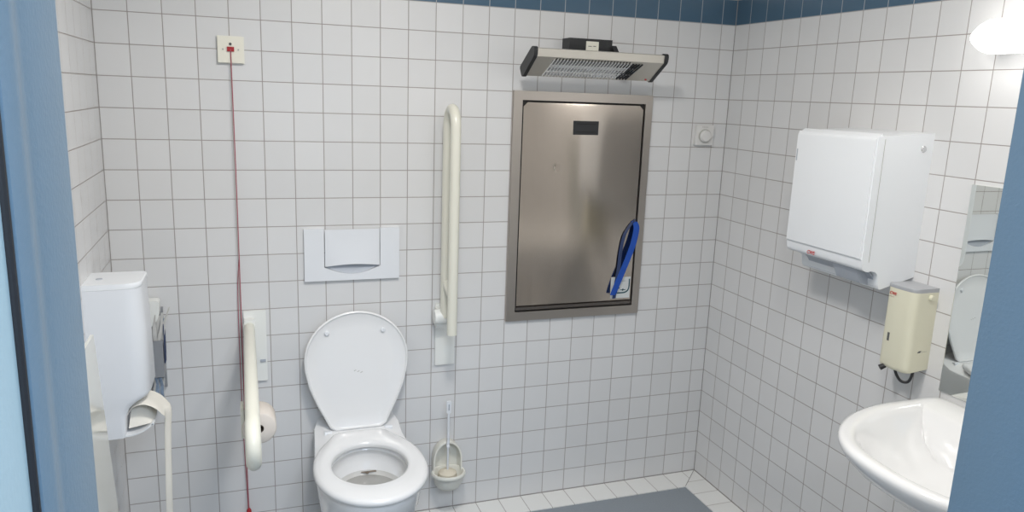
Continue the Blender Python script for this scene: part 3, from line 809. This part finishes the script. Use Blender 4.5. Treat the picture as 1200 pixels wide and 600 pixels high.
path = smoothpath([(.087, 0, .74), (.102, 0, .762), (.130, 0, .768), (.158, 0, .754), (.176, 0, .732), (.182, 0, .718), (.180, 0, .68), (.178, 0, .60), (.176, 0, .50), (.174, 0, .40), (.172, 0, .28), (.171, 0, .20)], 6)
for i, p in enumerate(path):
    t = i / (len(path) - 1)
    row = []
    for j in range(9):
        s_ = j / 8
        ya = YN + .018 + .022 * min(1, max(0, (t - .35) * 4)) ; yb = YB - .015 - .06 * min(1, max(0, (t - .3) * 3))
        y = ya + (yb - ya) * s_
        wv = .004 * math.sin(s_ * 7 + t * 5) * min(1, t * 2)
        row.append((p.x + wv + (.014 * s_ * min(1, max(0, (t - .3) * 5)) - .012 * s_ * max(0, 1 - t * 3)), y, p.z + .004 * math.sin(s_ * 5)))
    rows.append(row)
obj('hanging_sheet', sheet(rows, .0009), PAPER, tw, smooth=70)
rows = []
for k in range(13):
    t = k / 12
    x = .087 + .070 * t; top = .700 + .074 * math.sin(math.pi * (.32 + .62 * t)) ** .8
    rows.append([(x + .012 * q * (1 - t), YN + .030 + .045 * q + .05 * t * q * q, .694 + .012 * t + (top - .694 - .012 * t) * (1 - (1 - q) ** 1.5)) for q in [j / 8 for j in range(9)]])
obj('inner_sheet', sheet(rows, .0009), PAPER, tw, smooth=70)

# ------------------------------------------------------------------ cream bin on the left wall
bn = thing('waste_bin', 'cream glossy wall bin in front of the tall left dispenser, beside the door frame', 'waste bin', (0, -.8, .42))
bm = bmesh.new()
def panel(pts4, th):  # pts4: quad corners; thickness along -x
    A_ = [bm.verts.new(p) for p in pts4]; B_ = [bm.verts.new((p[0] - th, p[1], p[2])) for p in pts4]
    bm.faces.new(A_); bm.faces.new(B_[::-1])
    for i in range(4): bm.faces.new((A_[i], A_[(i + 1) % 4], B_[(i + 1) % 4], B_[i]))
xt, xb, yf, yn = .049, .078, -.65, -.99
panel([(xt, yf, 1.042), (xt, yn, 1.042), (xb + .002, yn, .42), (xb + .002, yf, .42)], .008)
obj('front_panel', bm, BINC, bn, bevel=.0015)
bm = bmesh.new()
A2 = [(0, yf), (0, yn)]
r0 = [(0, yf + .0, .42), (0, yn, .42), (xb - .007, yn, .42), (xb - .007, yf, .42)]
r1 = [(0, yf, 1.022), (0, yn, 1.022), (xt - .009, yn, 1.005), (xt - .009, yf, 1.005)]
obj('body', loft([r0, r1]), BINC, bn, bevel=.002)

# ------------------------------------------------------------------ hygiene bag holder in the corner
hb = thing('bag_holder', 'grey metal hygiene bag holder on the wall behind the left dispenser', 'bag holder', (.14, 0, .62))
obj('back_plate', box((.080, -.012, .640), (.150, 0, .930)), HOLDG, hb, bevel=.001)
bm = box((.108, -.075, .700), (.150, -.072, .830)); box((.108, -.072, .700), (.111, -.012, .830), bm); box((.147, -.072, .700), (.150, -.012, .830), bm)
obj('pocket', bm, HOLDG, hb, bevel=.0006, seg=1)
obj('side_plate', box((.094, -.085, .62), (.097, -.012, .90)), HOLDG, hb, bevel=.0006, seg=1)
pr = rounded([(-.005, 1.00), (-.005, .935), (-.095, .935), (-.095, 1.00)], [0, 0, .04, .01], 6)
bm = bmesh.new(); cov = rounded([(.070, .965), (.070, .868), (.112, .868), (.142, .905), (.145, .965)], [0, 0, .02, .02, .012], 5)
prism(cov, 1, -.060, -.012, bm)
cv = obj('rounded_cover', bm, RAILW, hb, bevel=.002)
def bag(x, z, zt, tilt, y, m, w=.012):
    rows = []
    for i in range(9):
        t = i / 8; z_ = z + (zt - z) * t
        rows.append([(x + tilt * t ** 1.6 + .0025 * math.sin(t * 9 + x * 900), y + .002 * math.sin(7 * t + k_), z_) for k_ in (0,)] +
                    [(x + w * (1 - .35 * t) + tilt * t ** 1.6 + .002 * math.cos(t * 8 + x * 500), y - .006, z_ + .003)])
    return sheet(rows, .0009)
specs_top = [(.112, .75, .895, .004, -.050, BAGW), (.117, .75, .918, .010, -.062, BAGW), (.122, .75, .912, .016, -.052, BAGW), (.127, .75, .925, .024, -.064, BAGW), (.131, .75, .940, .040, -.058, BAGW), (.134, .75, .90, .018, -.046, BAGP)]
specs_bot = [(.110, .705, .610, .004, -.055, BAGW), (.117, .705, .618, .006, -.062, BAGP), (.124, .705, .602, .010, -.058, BAGW), (.130, .705, .622, .008, -.064, BAGP), (.134, .705, .608, .004, -.052, BAGW)]
for q, s_ in enumerate(specs_top):
    x, z, zt, ti, y, m = s_
    o = obj('hygiene_bag', bag(*s_[:5], m), m, None, smooth=60)
    label(o, 'folded hygiene bag sticking up out of the grey holder behind the left dispenser' , 'bag', 'hygiene bags sticking up from the holder')
for q, s_ in enumerate(specs_bot):
    o = obj('hygiene_bag', bag(*s_[:5], s_[5]), s_[5], None, smooth=60)
    label(o, 'printed hygiene bag hanging out of the bottom of the grey holder', 'bag', 'hygiene bags hanging below the holder')
o = obj('hygiene_packet', sheet([[(.1535, -.066, .885), (.1545, -.030, .885)], [(.1545, -.068, .84), (.1555, -.030, .84)], [(.1535, -.068, .78), (.1545, -.030, .78)], [(.1525, -.064, .745), (.1535, -.030, .745)]], .002), STRAPD, None, smooth=60)
label(o, 'dark blue packet tucked behind the right edge of the grey bag holder', 'packet')
